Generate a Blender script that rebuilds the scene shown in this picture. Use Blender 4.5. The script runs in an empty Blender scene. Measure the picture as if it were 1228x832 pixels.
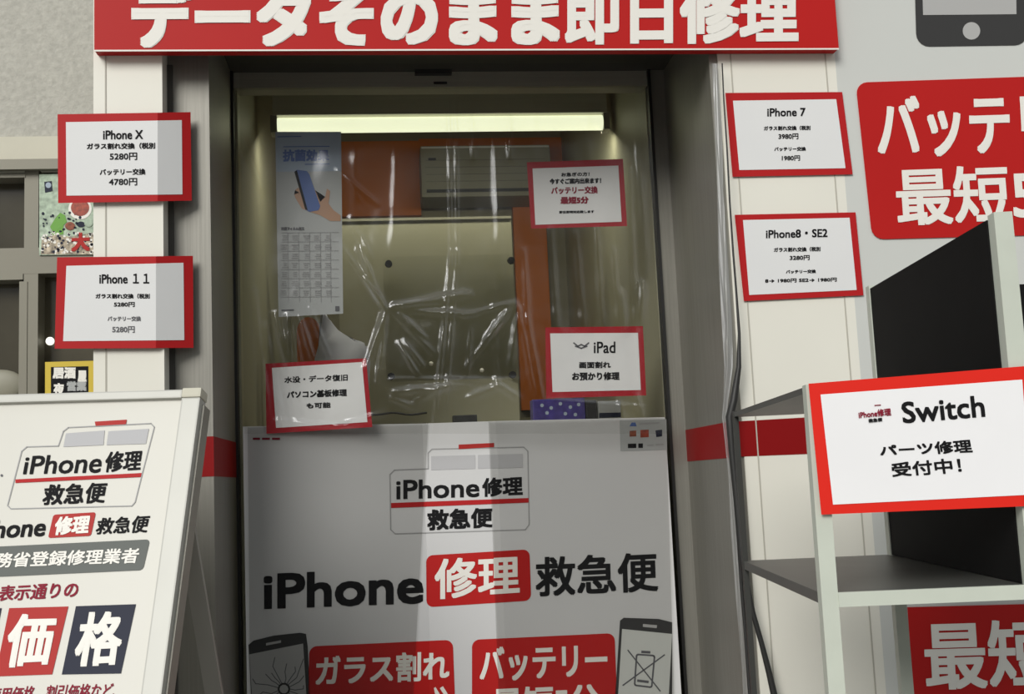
import bpy, bmesh, math, random
from mathutils import Vector, Matrix, noise

# ------------------------------------------------------------------ camera, world, sun, exposure
sc = bpy.context.scene
C = sc.collection
F = 1350.0                                   # focal length in pixels of the 1228x832 frame
CX, CY = 614.0, 416.0
EYE = Vector((0.0, -2.5, 1.45))
_z = Vector((-502, 11386, -F)).normalized()
_x = Vector((12400, 386, -F)); _x = (_x - _z * _x.dot(_z)).normalized()
_y = _z.cross(_x)
ROT = Matrix((_x, _y, _z))                   # camera axes -> world axes
cam = bpy.data.cameras.new('camera')
cam.sensor_width = 36.0
cam.lens = 36.0 * F / 1228.0
cam.clip_start = 0.05
camo = bpy.data.objects.new('camera', cam)
camo.matrix_world = Matrix.Translation(EYE) @ ROT.to_4x4()
C.objects.link(camo)
sc.camera = camo

w = bpy.data.worlds.new('street_sky'); sc.world = w
w.use_nodes = True
nt = w.node_tree; nt.nodes.clear()
wo = nt.nodes.new('ShaderNodeOutputWorld'); bg = nt.nodes.new('ShaderNodeBackground')
tc = nt.nodes.new('ShaderNodeTexCoord'); sx = nt.nodes.new('ShaderNodeSeparateXYZ')
rp = nt.nodes.new('ShaderNodeValToRGB')
nt.links.new(tc.outputs['Generated'], sx.inputs[0])
mr = nt.nodes.new('ShaderNodeMapRange'); mr.inputs[1].default_value = -1; mr.inputs[2].default_value = 1
nt.links.new(sx.outputs['Z'], mr.inputs[0]); nt.links.new(mr.outputs[0], rp.inputs[0])
cr = rp.color_ramp
cr.elements[0].position = 0.0; cr.elements[0].color = (0.16, 0.155, 0.14, 1)
cr.elements[1].position = 1.0; cr.elements[1].color = (0.80, 0.86, 0.92, 1)
e = cr.elements.new(0.49); e.color = (0.22, 0.215, 0.20, 1)
e = cr.elements.new(0.56); e.color = (0.62, 0.63, 0.62, 1)
nt.links.new(rp.outputs[0], bg.inputs[0]); bg.inputs[1].default_value = 0.68
nt.links.new(bg.outputs[0], wo.inputs[0])

sun = bpy.data.lights.new('sun', 'SUN'); sun.energy = 2.5; sun.angle = math.radians(28)
sun.color = (1.0, 0.975, 0.93)
so = bpy.data.objects.new('sun', sun); C.objects.link(so)
so.rotation_euler = Vector((0.56, 1.0, -0.62)).to_track_quat('-Z', 'Y').to_euler()

vs = sc.view_settings
vs.view_transform = 'Standard'; vs.look = 'None'; vs.gamma = 1.0; vs.use_curve_mapping = False
vs.exposure = 0.0

# ------------------------------------------------------------------ measuring helpers
def ray(u, v):
    return (ROT @ Vector((u - CX, -(v - CY), -F))).normalized()

def on_plane(u, v, p, n):
    d = ray(u, v)
    return EYE + d * ((p - EYE).dot(n) / d.dot(n))

def P(u, v, y=0.0):
    return on_plane(u, v, Vector((0, y, 0)), Vector((0, 1, 0)))

class Flat:
    """a flat surface that prints, labels and papers are laid on"""
    def __init__(self, p, n, cuts=()):
        self.p, self.n, self.cuts = p, n.normalized(), cuts
        if self.n.dot(EYE - p) < 0: self.n = -self.n
    def __call__(self, u, v, off=0.0):
        return on_plane(u, v, self.p + self.n * off, self.n)

def FY(y): return Flat(Vector((0, y, 0)), Vector((0, -1, 0)))

class Folded:
    """upright surface bent along vertical folds: list of (x, y) in plan"""
    def __init__(self, xy, cuts):
        self.xy, self.cuts = xy, cuts
    def __call__(self, u, v, off=0.0):
        d = ray(u, v)
        best = None
        for i in range(len(self.xy) - 1):
            a = Vector((*self.xy[i], 0)); b = Vector((*self.xy[i + 1], 0))
            n = Vector((b.y - a.y, -(b.x - a.x), 0)).normalized()
            q = EYE + d * ((a + n * off - EYE).dot(n) / d.dot(n))
            s = (q - a).dot((b - a).normalized()) / (b - a).length
            if (s >= 0 or i == 0) and (s <= 1 or i == len(self.xy) - 2):
                return q
            if best is None or abs(s - .5) < best[0]: best = (abs(s - .5), q)
        return best[1]

# ------------------------------------------------------------------ materials
def mat(name, col, rough=0.6, metal=0.0, noise_amt=0.0, scale=20.0, bump=0.0, stretch=None, spec=0.5, coat=0.0):
    m = bpy.data.materials.new(name); m.use_nodes = True
    t = m.node_tree; b = t.nodes['Principled BSDF']
    b.inputs['Roughness'].default_value = rough; b.inputs['Metallic'].default_value = metal
    b.inputs['Specular IOR Level'].default_value = spec
    b.inputs['Coat Weight'].default_value = coat
    b.inputs['Base Color'].default_value = (*col, 1)
    if noise_amt or bump:
        tcn = t.nodes.new('ShaderNodeTexCoord'); mp = t.nodes.new('ShaderNodeMapping')
        nz = t.nodes.new('ShaderNodeTexNoise'); nz.inputs['Scale'].default_value = scale
        nz.inputs['Detail'].default_value = 6
        if stretch: mp.inputs['Scale'].default_value = stretch
        t.links.new(tcn.outputs['Object'], mp.inputs[0]); t.links.new(mp.outputs[0], nz.inputs['Vector'])
        if noise_amt:
            r = t.nodes.new('ShaderNodeValToRGB')
            lo = [max(0, c * (1 - noise_amt)) for c in col]; hi = [min(1, c * (1 + noise_amt * .6)) for c in col]
            r.color_ramp.elements[0].position = 0.3; r.color_ramp.elements[0].color = (*lo, 1)
            r.color_ramp.elements[1].position = 0.7; r.color_ramp.elements[1].color = (*hi, 1)
            t.links.new(nz.outputs['Fac'], r.inputs[0]); t.links.new(r.outputs[0], b.inputs['Base Color'])
        if bump:
            bp = t.nodes.new('ShaderNodeBump'); bp.inputs['Strength'].default_value = bump
            bp.inputs['Distance'].default_value = 0.01
            t.links.new(nz.outputs['Fac'], bp.inputs['Height']); t.links.new(bp.outputs[0], b.inputs['Normal'])
    return m

def emit(name, col, s):
    m = bpy.data.materials.new(name); m.use_nodes = True
    b = m.node_tree.nodes['Principled BSDF']
    b.inputs['Base Color'].default_value = (*col, 1)
    b.inputs['Emission Color'].default_value = (*col, 1); b.inputs['Emission Strength'].default_value = s
    return m

def film_mat(name, tint, base, edge, rough, haze=0.0):
    m = bpy.data.materials.new(name); m.use_nodes = True
    t = m.node_tree; t.nodes.clear()
    o = t.nodes.new('ShaderNodeOutputMaterial'); mx = t.nodes.new('ShaderNodeMixShader')
    tr = t.nodes.new('ShaderNodeBsdfTransparent'); gl = t.nodes.new('ShaderNodeBsdfGlossy')
    lw = t.nodes.new('ShaderNodeLayerWeight'); lw.inputs[0].default_value = 0.35
    r = t.nodes.new('ShaderNodeMapRange'); r.inputs[3].default_value = base; r.inputs[4].default_value = edge
    tr.inputs[0].default_value = (*tint, 1); gl.inputs[0].default_value = (.95, .97, 1, 1)
    gl.inputs['Roughness'].default_value = rough
    t.links.new(lw.outputs['Facing'], r.inputs[0]); t.links.new(r.outputs[0], mx.inputs[0])
    df = t.nodes.new('ShaderNodeBsdfDiffuse'); df.inputs[0].default_value = (.85, .86, .88, 1)
    m2 = t.nodes.new('ShaderNodeMixShader'); m2.inputs[0].default_value = haze
    t.links.new(gl.outputs[0], m2.inputs[1]); t.links.new(df.outputs[0], m2.inputs[2])
    t.links.new(tr.outputs[0], mx.inputs[1]); t.links.new(m2.outputs[0], mx.inputs[2])
    t.links.new(mx.outputs[0], o.inputs[0])
    return m

M = dict(
    cream=mat('cream_panel', (.79, .775, .69), .45, noise_amt=.03, scale=3),
    seam=mat('panel_seam', (.46, .44, .38), .7),
    banner=mat('banner_red', (.47, .011, .010), .5, noise_amt=.05, scale=2, spec=.2),
    white_letter=mat('white_letter', (.82, .80, .74), .5),
    red=mat('paper_red', (.44, .012, .014), .55, spec=.2),
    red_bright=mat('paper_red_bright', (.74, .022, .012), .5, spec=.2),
    red_band=mat('red_band', (.24, .006, .007), .5, spec=.15),
    paper=mat('white_paper', (.74, .745, .74), .6, noise_amt=.02, scale=6),
    paper_bright=mat('bright_white_paper', (.86, .86, .87), .6, noise_amt=.02, scale=8),  # whiter paper, used for the rack notice alone
    ink=mat('black_ink', (.010, .010, .011), .6, spec=.1),
    ink_soft=mat('grey_ink', (.10, .10, .11), .6),
    ink_red=mat('red_ink', (.24, .010, .030), .6, spec=.2),
    line=mat('thin_grey_line', (.33, .33, .33), .6),
    window_grey=mat('print_grey', (.45, .45, .46), .6),
    steel=mat('brushed_steel', (.27, .262, .232), .46, .55, .10, 6, .04, (30, 30, .6)),
    steel_dark=mat('steel_header', (.44, .43, .37), .5, .3, .08, 6, .03, (.6, 30, 30)),
    gasket=mat('black_gasket', (.012, .012, .012), .5),
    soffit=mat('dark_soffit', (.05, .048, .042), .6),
    vinyl=mat('sign_vinyl', (.60, .615, .585), .38, noise_amt=.03, scale=1.5),
    sheet=mat('door_sheet', (.62, .62, .62), .35, noise_amt=.025, scale=2, coat=.15),
    plaster=mat('plaster', (.47, .46, .41), .9, noise_amt=.12, scale=70, bump=.35),
    beam=mat('cream_beam', (.58, .56, .46), .7, noise_amt=.04, scale=4),
    mullion=mat('mullion', (.20, .19, .15), .5, .2),
    glassdark=mat('dark_window', (.07, .062, .042), .12, noise_amt=.4, scale=3),
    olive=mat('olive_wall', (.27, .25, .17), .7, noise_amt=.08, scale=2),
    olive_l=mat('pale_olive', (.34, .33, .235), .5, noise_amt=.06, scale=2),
    orange=mat('orange_wall', (.62, .16, .008), .6, noise_amt=.06, scale=2),
    ac=mat('unit_plastic', (.27, .26, .20), .5),
    rackw=mat('rack_pale', (.56, .60, .52), .45, noise_amt=.04, scale=20),
    post_dark=mat('rack_dark_metal', (.035, .036, .032), .5),
    rackg=mat('rack_grey', (.17, .18, .155), .5, noise_amt=.05, scale=20),
    rackb=mat('rack_black', (.008, .008, .008), .7, noise_amt=.2, scale=8, spec=.12),
    shelf=mat('shelf_grey', (.085, .088, .080), .42, noise_amt=.10, scale=12),
    board=mat('aboard_face', (.60, .59, .53), .4, noise_amt=.02, scale=3),
    alu=mat('aboard_aluminium', (.48, .48, .44), .45, .1, .04, 10),
    alu_side=mat('aboard_side', (.30, .29, .25), .45, .3),
    legd=mat('aboard_leg', (.32, .31, .28), .5, .3),
    bar=mat('bar_grey', (.14, .15, .14), .6, spec=.2),
    navy=mat('print_navy', (.012, .016, .036), .5, spec=.2),
    print_red=mat('print_red', (.42, .022, .018), .5, spec=.2),
    phone=mat('print_dark_grey', (.045, .045, .045), .55, spec=.15),
    screen=mat('print_screen', (.42, .42, .41), .55),
    blue=mat('print_blue', (.05, .11, .33), .5),
    blue_l=mat('print_pale_blue', (.34, .41, .50), .6),
    skin=mat('print_skin', (.42, .25, .16), .6),
    calp=mat('calendar_paper', (.40, .415, .41), .6, noise_amt=.03, scale=5),
    yellow=mat('yellow_frame', (.60, .44, .03), .5),
    cable=mat('black_cable', (.02, .02, .019), .5),
    purple=mat('purple_box', (.055, .04, .22), .4, noise_amt=.3, scale=60),
    pale=mat('pale_cloth', (.60, .61, .70), .7),
    green=mat('print_green', (.14, .36, .05), .6),
    leaf=mat('print_pale_green', (.42, .52, .40), .6, noise_amt=.4, scale=60),
    brown=mat('print_brown', (.28, .07, .03), .6, noise_amt=.6, scale=90),
    food=mat('print_food', (.45, .38, .28), .6, noise_amt=.9, scale=75),
    sauce=mat('print_sauce', (.35, .05, .02), .5, noise_amt=.5, scale=90),
    lamp=emit('lamp_tube', (.88, .92, .66), 1.15),
    floor=mat('floor_paving', (.30, .29, .27), .7, noise_amt=.15, scale=30, bump=.1),
    film=film_mat('clear_film', (.885, .885, .875), .004, .95, .16, .35),
    film_edge=film_mat('rolled_film', (.90, .90, .86), .25, .45, .4, .6),
    curtain=film_mat('grey_film', (.76, .76, .75), .006, .5, .25, .2),
    acrylic=film_mat('acrylic', (.985, .985, .975), .004, .06, .05),
    metal_dot=mat('bright_steel', (.8, .8, .78), .2, .9),
)

# ------------------------------------------------------------------ object helpers
def link(name, me, m, parent=None):
    o = bpy.data.objects.new(name, me)
    if m is not None and not me.materials: me.materials.append(m)
    C.objects.link(o)
    if parent is not None:
        o.parent = parent
        pm = parent.matrix_world.copy()
        if parent.parent is None: pm = parent.matrix_basis.copy()
        else: pm = world_of(parent)
        o.matrix_parent_inverse = Matrix.Identity(4)
        inv = pm.inverted()
        o.matrix_basis = inv @ world0(o)
    return o

def world_of(o):
    return o.matrix_basis.copy() if o.parent is None else world_of(o.parent) @ o.matrix_basis

def world0(o): return Matrix.Identity(4)

def rebase(me):
    """put the mesh origin at the middle of its base; returns the offset"""
    xs = [v.co for v in me.vertices]
    c = Vector(((min(v.x for v in xs) + max(v.x for v in xs)) / 2, (min(v.y for v in xs) + max(v.y for v in xs)) / 2, min(v.z for v in xs)))
    me.transform(Matrix.Translation(-c))
    return c

def obj(name, bm, m, parent=None, smooth=False):
    me = bpy.data.meshes.new(name)
    bmesh.ops.recalc_face_normals(bm, faces=bm.faces)
    bm.to_mesh(me); bm.free()
    if smooth:
        for p in me.polygons: p.use_smooth = True
    c = rebase(me)
    o = bpy.data.objects.new(name, me); me.materials.append(m); C.objects.link(o)
    if parent is None: o.location = c
    else:
        o.parent = parent
        o.matrix_basis = world_of(parent).inverted() @ Matrix.Translation(c)
    return o

def tag(o, label=None, cat=None, group=None, kind=None):
    if label: o['label'] = label
    if cat: o['category'] = cat
    if group: o['group'] = group
    if kind: o['kind'] = kind
    return o

def thing(name, loc, label, cat, group=None, rot=None):
    o = bpy.data.objects.new(name, None); C.objects.link(o)
    o.empty_display_size = .05
    o.location = loc
    if rot: o.rotation_euler = rot
    return tag(o, label, cat, group)

def hexa(bm, c8):
    vs = [bm.verts.new(c) for c in c8]
    for f in ((0,1,2,3), (4,7,6,5), (0,4,5,1), (1,5,6,2), (2,6,7,3), (3,7,4,0)):
        bm.faces.new([vs[i] for i in f])

def bx(bm, x0, x1, y0, y1, z0, z1, M4=None):
    c = [Vector(p) for p in ((x0,y0,z0),(x1,y0,z0),(x1,y1,z0),(x0,y1,z0),(x0,y0,z1),(x1,y0,z1),(x1,y1,z1),(x0,y1,z1))]
    if M4 is not None: c = [M4 @ p for p in c]
    hexa(bm, c)

def box(name, x0, x1, y0, y1, z0, z1, m, parent=None, M4=None, bev=0):
    bm = bmesh.new(); bx(bm, min(x0,x1), max(x0,x1), min(y0,y1), max(y0,y1), min(z0,z1), max(z0,z1), M4)
    if bev: bmesh.ops.bevel(bm, geom=list(bm.edges), offset=bev, segments=2, affect='EDGES', profile=.7)
    return obj(name, bm, m, parent)

def struct(o): o['kind'] = 'structure'; return o

def slab(name, q, S, th, m, parent=None, off=0.0):
    """thin sheet whose front outline is q on surface S, thickness th behind"""
    bm = bmesh.new()
    add_poly(bm, q, S, off + th)
    back = [S(u, v, off) for u, v in q]
    fr = list(bm.verts)
    # rim
    front = [S(u, v, off + th) for u, v in q]
    fv = [bm.verts.new(p) for p in front]; bv = [bm.verts.new(p) for p in back]
    n = len(q)
    for i in range(n):
        j = (i + 1) % n
        bm.faces.new((fv[i], fv[j], bv[j], bv[i]))
    bm.faces.new(bv[::-1])
    bmesh.ops.remove_doubles(bm, verts=list(bm.verts), dist=1e-5)
    return obj(name, bm, m, parent)

def add_poly(bm, pts, S, off):
    """polygon in photo-measured coordinates laid on S, cut at the folds"""
    b2 = bmesh.new()
    vs = [b2.verts.new((u, v, 0)) for u, v in pts]
    f = b2.faces.new(vs)
    if len(pts) > 4: bmesh.ops.triangulate(b2, faces=[f])
    lay(b2, bm, S, off)

def lay(b2, bm, S, off):
    for cx in getattr(S, 'cuts', ()):
        bmesh.ops.bisect_plane(b2, geom=list(b2.verts) + list(b2.edges) + list(b2.faces), plane_co=cx, plane_no=(1, cx[2] if len(cx) > 2 else 0, 0)) if False else \
        bmesh.ops.bisect_plane(b2, geom=list(b2.verts) + list(b2.edges) + list(b2.faces), plane_co=(cx[0], cx[1], 0), plane_no=(1, -cx[2], 0))
    mp = {}
    for v in b2.verts: mp[v] = bm.verts.new(S(v.co.x, v.co.y, off + v.co.z))
    for f in b2.faces:
        try: bm.faces.new([mp[v] for v in f.verts])
        except ValueError: pass
    b2.free()

def poly(name, pts, S, m, parent, off=.0006):
    bm = bmesh.new(); add_poly(bm, pts, S, off)
    me_flip(bm, S, pts)
    return flat_obj(name, bm, m, parent)

def flat_obj(name, bm, m, parent):
    me = bpy.data.meshes.new(name); bm.to_mesh(me); bm.free()
    c = rebase(me)
    o = bpy.data.objects.new(name, me); me.materials.append(m); C.objects.link(o)
    if parent is None: o.location = c
    else:
        o.parent = parent; o.matrix_basis = world_of(parent).inverted() @ Matrix.Translation(c)
    return o

def me_flip(bm, S, pts):
    for f in bm.faces:
        f.normal_update()
        if f.normal.dot(EYE - f.calc_center_median()) < 0: f.normal_flip()

def bil(q, s, t):
    a = Vector(q[0]) * (1 - s) + Vector(q[1]) * s; b = Vector(q[3]) * (1 - s) + Vector(q[2]) * s
    return a * (1 - t) + b * t

def rrect(q, r, n=5, asp=None):
    """rounded rectangle inside quad q (TL,TR,BR,BL); r = corner radius in pixels"""
    W = (Vector(q[1]) - Vector(q[0])).length; H = (Vector(q[3]) - Vector(q[0])).length
    out = []
    for cx, cy, a0 in ((1, 0, -90), (1, 1, 0), (0, 1, 90), (0, 0, 180)):
        for k in range(n + 1):
            a = math.radians(a0 + 90 * k / n)
            x = (W - r if cx else r) + r * math.cos(a); y = (H - r if cy else r) + r * math.sin(a)
            out.append(tuple(bil(q, x / W, y / H)))
    return out

def stroke_pts(bm, pts, wd, S, off, closed=False):
    n = len(pts)
    for i in range(n if closed else n - 1):
        a = Vector(pts[i]); b = Vector(pts[(i + 1) % n]); d = b - a
        if d.length < 1e-6: continue
        d.normalize(); nrm = Vector((-d.y, d.x)) * wd / 2; e = d * wd * .3
        add_poly(bm, [tuple(a - e + nrm), tuple(b + e + nrm), tuple(b + e - nrm), tuple(a - e - nrm)], S, off)

def strokes(name, lst, wd, S, m, parent, off=.0008, closed=False):
    for pts in lst:
        bm = bmesh.new(); stroke_pts(bm, pts, wd, S, off, closed)
        me_flip(bm, S, None); o = flat_obj(name, bm, m, parent)
    return o

_glyphs = {}
def glyphs(s):
    if s in _glyphs: return _glyphs[s]
    cu = bpy.data.curves.new('text', 'FONT'); cu.body = s; cu.size = 1; cu.resolution_u = 3
    o = bpy.data.objects.new('text', cu); C.objects.link(o)
    dg = bpy.context.evaluated_depsgraph_get()
    me = bpy.data.meshes.new_from_object(o.evaluated_get(dg))
    vs = [(v.co.x, v.co.y) for v in me.vertices]; fs = [tuple(p.vertices) for p in me.polygons]
    bpy.data.objects.remove(o); bpy.data.curves.remove(cu); bpy.data.meshes.remove(me)
    x0 = min(v[0] for v in vs); x1 = max(v[0] for v in vs); y0 = min(v[1] for v in vs); y1 = max(v[1] for v in vs)
    _glyphs[s] = (vs, fs, x0, x1, y0, y1)
    return _glyphs[s]

def txt(s, q, S, m, parent, bold=0.0, off=.0009, name='lettering'):
    """line of lettering whose ink fills quad q; bold = extra stroke in pixels"""
    vs, fs, x0, x1, y0, y1 = glyphs(s)
    bm = bmesh.new()
    k = [(0, 0)]
    if bold > 0:
        c_ = bold * .9
        k += [(-c_, -c_), (c_, -c_), (c_, c_), (-c_, c_)]
        if bold > 1.2: k += [(-c_, 0), (c_, 0), (0, c_), (0, -c_)]
        if bold > 2.4: k += [(-c_, -c_/2), (c_, -c_/2), (-c_, c_/2), (c_, c_/2), (-c_/2, -c_), (-c_/2, c_), (c_/2, -c_), (c_/2, c_)]
    W = (Vector(q[1]) - Vector(q[0])).length; H = (Vector(q[3]) - Vector(q[0])).length
    for i, (dx, dy) in enumerate(k):
        b2 = bmesh.new()
        bv = []
        for x, y in vs:
            s_ = (x - x0) / (x1 - x0) * (1 - 2 * bold / W) + bold / W; t_ = (y1 - y) / (y1 - y0) * (1 - 2 * bold / H) + bold / H
            p = bil(q, s_, t_)
            bv.append(b2.verts.new((p.x + dx, p.y + dy, i * 6e-5)))
        for f in fs:
            try: b2.faces.new([bv[j] for j in f])
            except ValueError: pass
        lay(b2, bm, S, off)
    me_flip(bm, S, None)
    return flat_obj(name, bm, m, parent)

def tube(name, pts, r, m, parent=None, n=8):
    bm = bmesh.new(); rings = []
    for i, p in enumerate(pts):
        p = Vector(p); a = Vector(pts[max(0, i - 1)]); b = Vector(pts[min(len(pts) - 1, i + 1)])
        d = (b - a).normalized(); s = d.cross(Vector((0, 1, 0)) if abs(d.y) < .9 else Vector((1, 0, 0))).normalized(); t = d.cross(s)
        rr = r[i] if isinstance(r, (list, tuple)) else r
        rings.append([bm.verts.new(p + (s * math.cos(2 * math.pi * k / n) + t * math.sin(2 * math.pi * k / n)) * rr) for k in range(n)])
    for i in range(len(rings) - 1):
        for k in range(n):
            bm.faces.new((rings[i][k], rings[i][(k + 1) % n], rings[i + 1][(k + 1) % n], rings[i + 1][k]))
    bm.faces.new(rings[0][::-1]); bm.faces.new(rings[-1])
    return obj(name, bm, m, parent, smooth=True)

def disc(bm, c, r, n, S, off, ry=None):
    ry = ry or r
    add_poly(bm, [(c[0] + r * math.cos(2 * math.pi * k / n), c[1] + ry * math.sin(2 * math.pi * k / n)) for k in range(n)], S, off)

def ellipse(name, c, rx, ry, S, m, parent, off=.0008, n=24):
    bm = bmesh.new(); disc(bm, c, rx, n, S, off, ry); me_flip(bm, S, None); return flat_obj(name, bm, m, parent)

X = lambda u, v, y=0.: P(u, v, y).x
Z = lambda u, v, y=0.: P(u, v, y).z

# ------------------------------------------------------------------ shell of the shopfront
F0 = FY(0.0)
DY = 0.43                                     # depth of the door plane
ZB = Z(560, 66)                               # underside of the banner
xL0, xL1 = X(112, 300), X(196, 300)           # left pillar
xJ0, xJ1 = X(209, 300), X(253, 300, .06)           # steel jamb face left
xR0, xR1 = X(876, 300), X(1020, 300)          # right pillar
xJR = X(866, 300)
ZTOP = ZB + .62

struct(box('floor', -6, 6, -6, 5, -.05, 0, M['floor']))

wl = struct(box('wall_left', xL0, xL1, 0, .55, 0, ZTOP, M['cream']))
for u in (127,):
    box('panel_seam', X(u, 300) - .0015, X(u, 300) + .0015, -.0012, .004, 0, ZB, M['seam'], wl)
wl2 = struct(box('wall_right', xR0, xR1, 0, .60, 0, ZTOP, M['cream']))
for u in (892, 1008):
    box('panel_seam', X(u, 300) - .0015, X(u, 300) + .0015, -.0012, .004, 0, ZB, M['seam'], wl2)
poly('red_band', [(870, 506), (1024, 497), (1028, 542), (872, 548)], FY(0), M['red_band'], wl2, .0008)

# steel jambs (front face + deep reveal)
jl = struct(box('trim_1', xL1, xJ1, .06, DY + .02, 0, ZTOP - .02, M['steel']))
box('groove', xL1 - .001, X(209, 300, .06), .054, .0602, 0, ZB, M['soffit'], jl)
zb0, zb1 = Z(256, 571, .06), Z(256, 523, .06)
box('red_band', X(209, 300, .06), xJ1 + .0008, .0590, DY, zb0, zb1, M['red_band'], jl)
jr = struct(box('trim_2', xJR, xR0, .004, DY + .02, 0, ZTOP - .02, M['steel']))
zb0, zb1 = Z(868, 549), Z(868, 505)
box('red_band', xJR - .0008, xJR + .01, .0035, DY, zb0, zb1, M['red_band'], jr)

# door head: dark soffit, steel transom, sensor, fascia above
zS = Z(530, 86, DY)                           # soffit height
zT = Z(530, 104, DY)                          # transom underside
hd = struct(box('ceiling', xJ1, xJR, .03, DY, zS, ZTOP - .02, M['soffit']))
tr = struct(box('trim_3', xJ1, xJR, DY, DY + .06, zT, zS + .3, M['steel_dark']))
box('sensor_slot', X(497, 80, DY), X(541, 80, DY), DY - .02, DY - .002, zS - .012, zS + .002, M['gasket'], tr)
box('maker_plate', X(520, 99, DY), X(536, 99, DY), DY - .0015, DY, Z(528, 101, DY), Z(528, 98, DY), M['gasket'], tr)

# recess behind the door plane: sides, ceiling, back wall
BY = 1.95
xi0, xi1 = X(286, 300, DY), X(787, 300, DY)
zI = Z(530, 126, 1.15)
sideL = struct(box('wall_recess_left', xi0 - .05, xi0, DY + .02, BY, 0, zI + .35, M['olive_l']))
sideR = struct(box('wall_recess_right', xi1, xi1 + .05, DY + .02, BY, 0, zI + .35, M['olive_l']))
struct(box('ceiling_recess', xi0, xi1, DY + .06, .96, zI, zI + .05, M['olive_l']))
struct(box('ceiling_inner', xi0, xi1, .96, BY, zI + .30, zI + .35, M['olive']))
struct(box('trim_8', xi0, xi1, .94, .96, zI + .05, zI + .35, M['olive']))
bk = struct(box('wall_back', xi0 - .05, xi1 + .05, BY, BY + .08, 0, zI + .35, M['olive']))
box('orange_panel', X(395, 200, BY), X(503, 200, BY), BY - .03, BY, Z(450, 261, BY), Z(450, 172, BY), M['orange'], bk)
box('orange_panel', X(503, 200, BY) , X(675, 200, BY), BY - .03, BY, Z(600, 200, BY), Z(600, 168, BY), M['orange'], bk)
box('orange_panel', X(616, 300, BY), X(655, 300, BY), BY - .035, BY - .001, Z(636, 492, BY), Z(636, 200, BY), M['orange'], bk)

# door glass edges: dark gasket lines at both sides of the door plane
struct(box('trim_4', xJ1 - .001, xJ1 + .007, DY - .012, DY + .02, 0, zS, M['gasket']))
struct(box('trim_5', X(788, 300, DY) , X(791.5, 300, DY), DY - .012, DY + .02, 0, zS, M['gasket']))
struct(box('trim_6', X(791.5, 300, DY), xJR, DY - .004, DY + .02, 0, zS, M['steel']))
dr = struct(box('door_1', xJ1 + .007, X(788, 300, DY), DY + .004, DY + .012, 0, zT, M['acrylic']))

# ------------------------------------------------------------------ building on the left
LY = .75
pw = struct(box('wall_plaster', X(-400, 100, LY), xL0 + .06, LY, LY + .1, Z(50, 165, LY), ZTOP + .6, M['plaster']))
beam = struct(box('trim_7', X(-400, 190, LY), xL0 + .06, LY - .012, LY + .1, Z(50, 196, LY), Z(50, 165, LY), M['beam']))
box('beam_lip', X(-400, 190, LY), xL0 + .06, LY - .03, LY - .012, Z(50, 206, LY), Z(50, 194, LY), M['mullion'], beam)
win = struct(box('window_1', X(-400, 300, LY), xL0 + .06, LY + .06, LY + .08, 0, Z(50, 200, LY), M['glassdark']))
_mk = [0]
def mul(u0, v0, u1, v1, d=.03):
    _mk[0] += 1
    box('mullion', X(u0, v0, LY), X(u1, v1, LY), LY - .003 - .0006 * _mk[0], LY + .06, Z(u0, v1, LY), Z(u0, v0, LY), M['mullion'], win)
mul(30, 204, 44, 700)
mul(-380, 306, 112, 338)
mul(-380, 337, 28, 345)
mul(-380, 214, 31, 219)
mul(24, 338, 31, 700)
# rounded pale thing seen through the shop window
g = bmesh.new()
bmesh.ops.create_uvsphere(g, u_segments=20, v_segments=10, radius=1, matrix=Matrix.Translation(P(-2, 462, LY + .04)) @ Matrix.Diagonal((.075, .015, .045, 1)))
tag(obj('covered_dish', g, M['ac'], None, True), 'grey domed cover seen low in the dark shop window behind the board', 'dish')
g = bmesh.new()
bmesh.ops.create_uvsphere(g, u_segments=16, v_segments=8, radius=1, matrix=Matrix.Translation(P(60, 409, LY + .04)) @ Matrix.Diagonal((.012, .01, .012, 1)))
tag(obj('hanging_lamp', g, emit('small_lamp', (1, .97, .85), 1.2), None, True), 'small glowing lamp inside the dark shop window left of the pillar', 'lamp')

# food poster in the window
SF = FY(LY - .007)
q = [(47, 209), (130, 207), (130, 305), (47, 306)]
fp = tag(slab('food_poster', q, SF, .002, M['leaf']), 'colourful poster of bowls of food on the window behind the upper left notice', 'poster')
ellipse('bowl', (96, 250), 14, 13, SF, M['white_letter'], fp, .003)
ellipse('bowl_filling', (96, 249), 11, 10, SF, M['sauce'], fp, .0036)
poly('leaf', [(66, 262), (72, 255), (78, 258), (80, 266), (74, 272), (64, 279), (60, 272)], SF, M['green'], fp, .0032)
poly('leaf', [(64, 270), (76, 268), (76, 281), (62, 282)], SF, M['green'], fp, .0030)
ellipse('vegetable', (84, 271), 6, 5, SF, M['brown'], fp, .0034)
ellipse('vegetable', (106, 268), 5, 4, SF, M['leaf'], fp, .0040)
ellipse('vegetable', (97, 269), 5, 3.5, SF, M['navy'], fp, .0034)
poly('food_strip', [(50, 286), (66, 281), (84, 284), (110, 279), (130, 280), (130, 305), (49, 305)], SF, M['food'], fp, .0028)
txt('大', [(85, 279), (108, 278), (108, 301), (85, 302)], SF, M['print_red'], fp, 1.2, .0042)
poly('label_patch', [(53, 218), (62, 217), (63, 229), (54, 231)], SF, M['navy'], fp, .003)
ellipse('dot', (58, 222), 3.4, 3.4, SF, M['blue_l'], fp, .0036)
random.seed(4)
bm = bmesh.new()
for _ in range(70):
    u = random.uniform(50, 116); v = random.uniform(278, 304); r = random.uniform(.9, 2.2)
    disc(bm, (u, v), r, 6, SF, .0032, r * random.uniform(.6, 1.2))
me_flip(bm, SF, None); flat_obj('garnish', bm, M['white_letter'], fp)['kind'] = 'stuff'
bm = bmesh.new()
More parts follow.
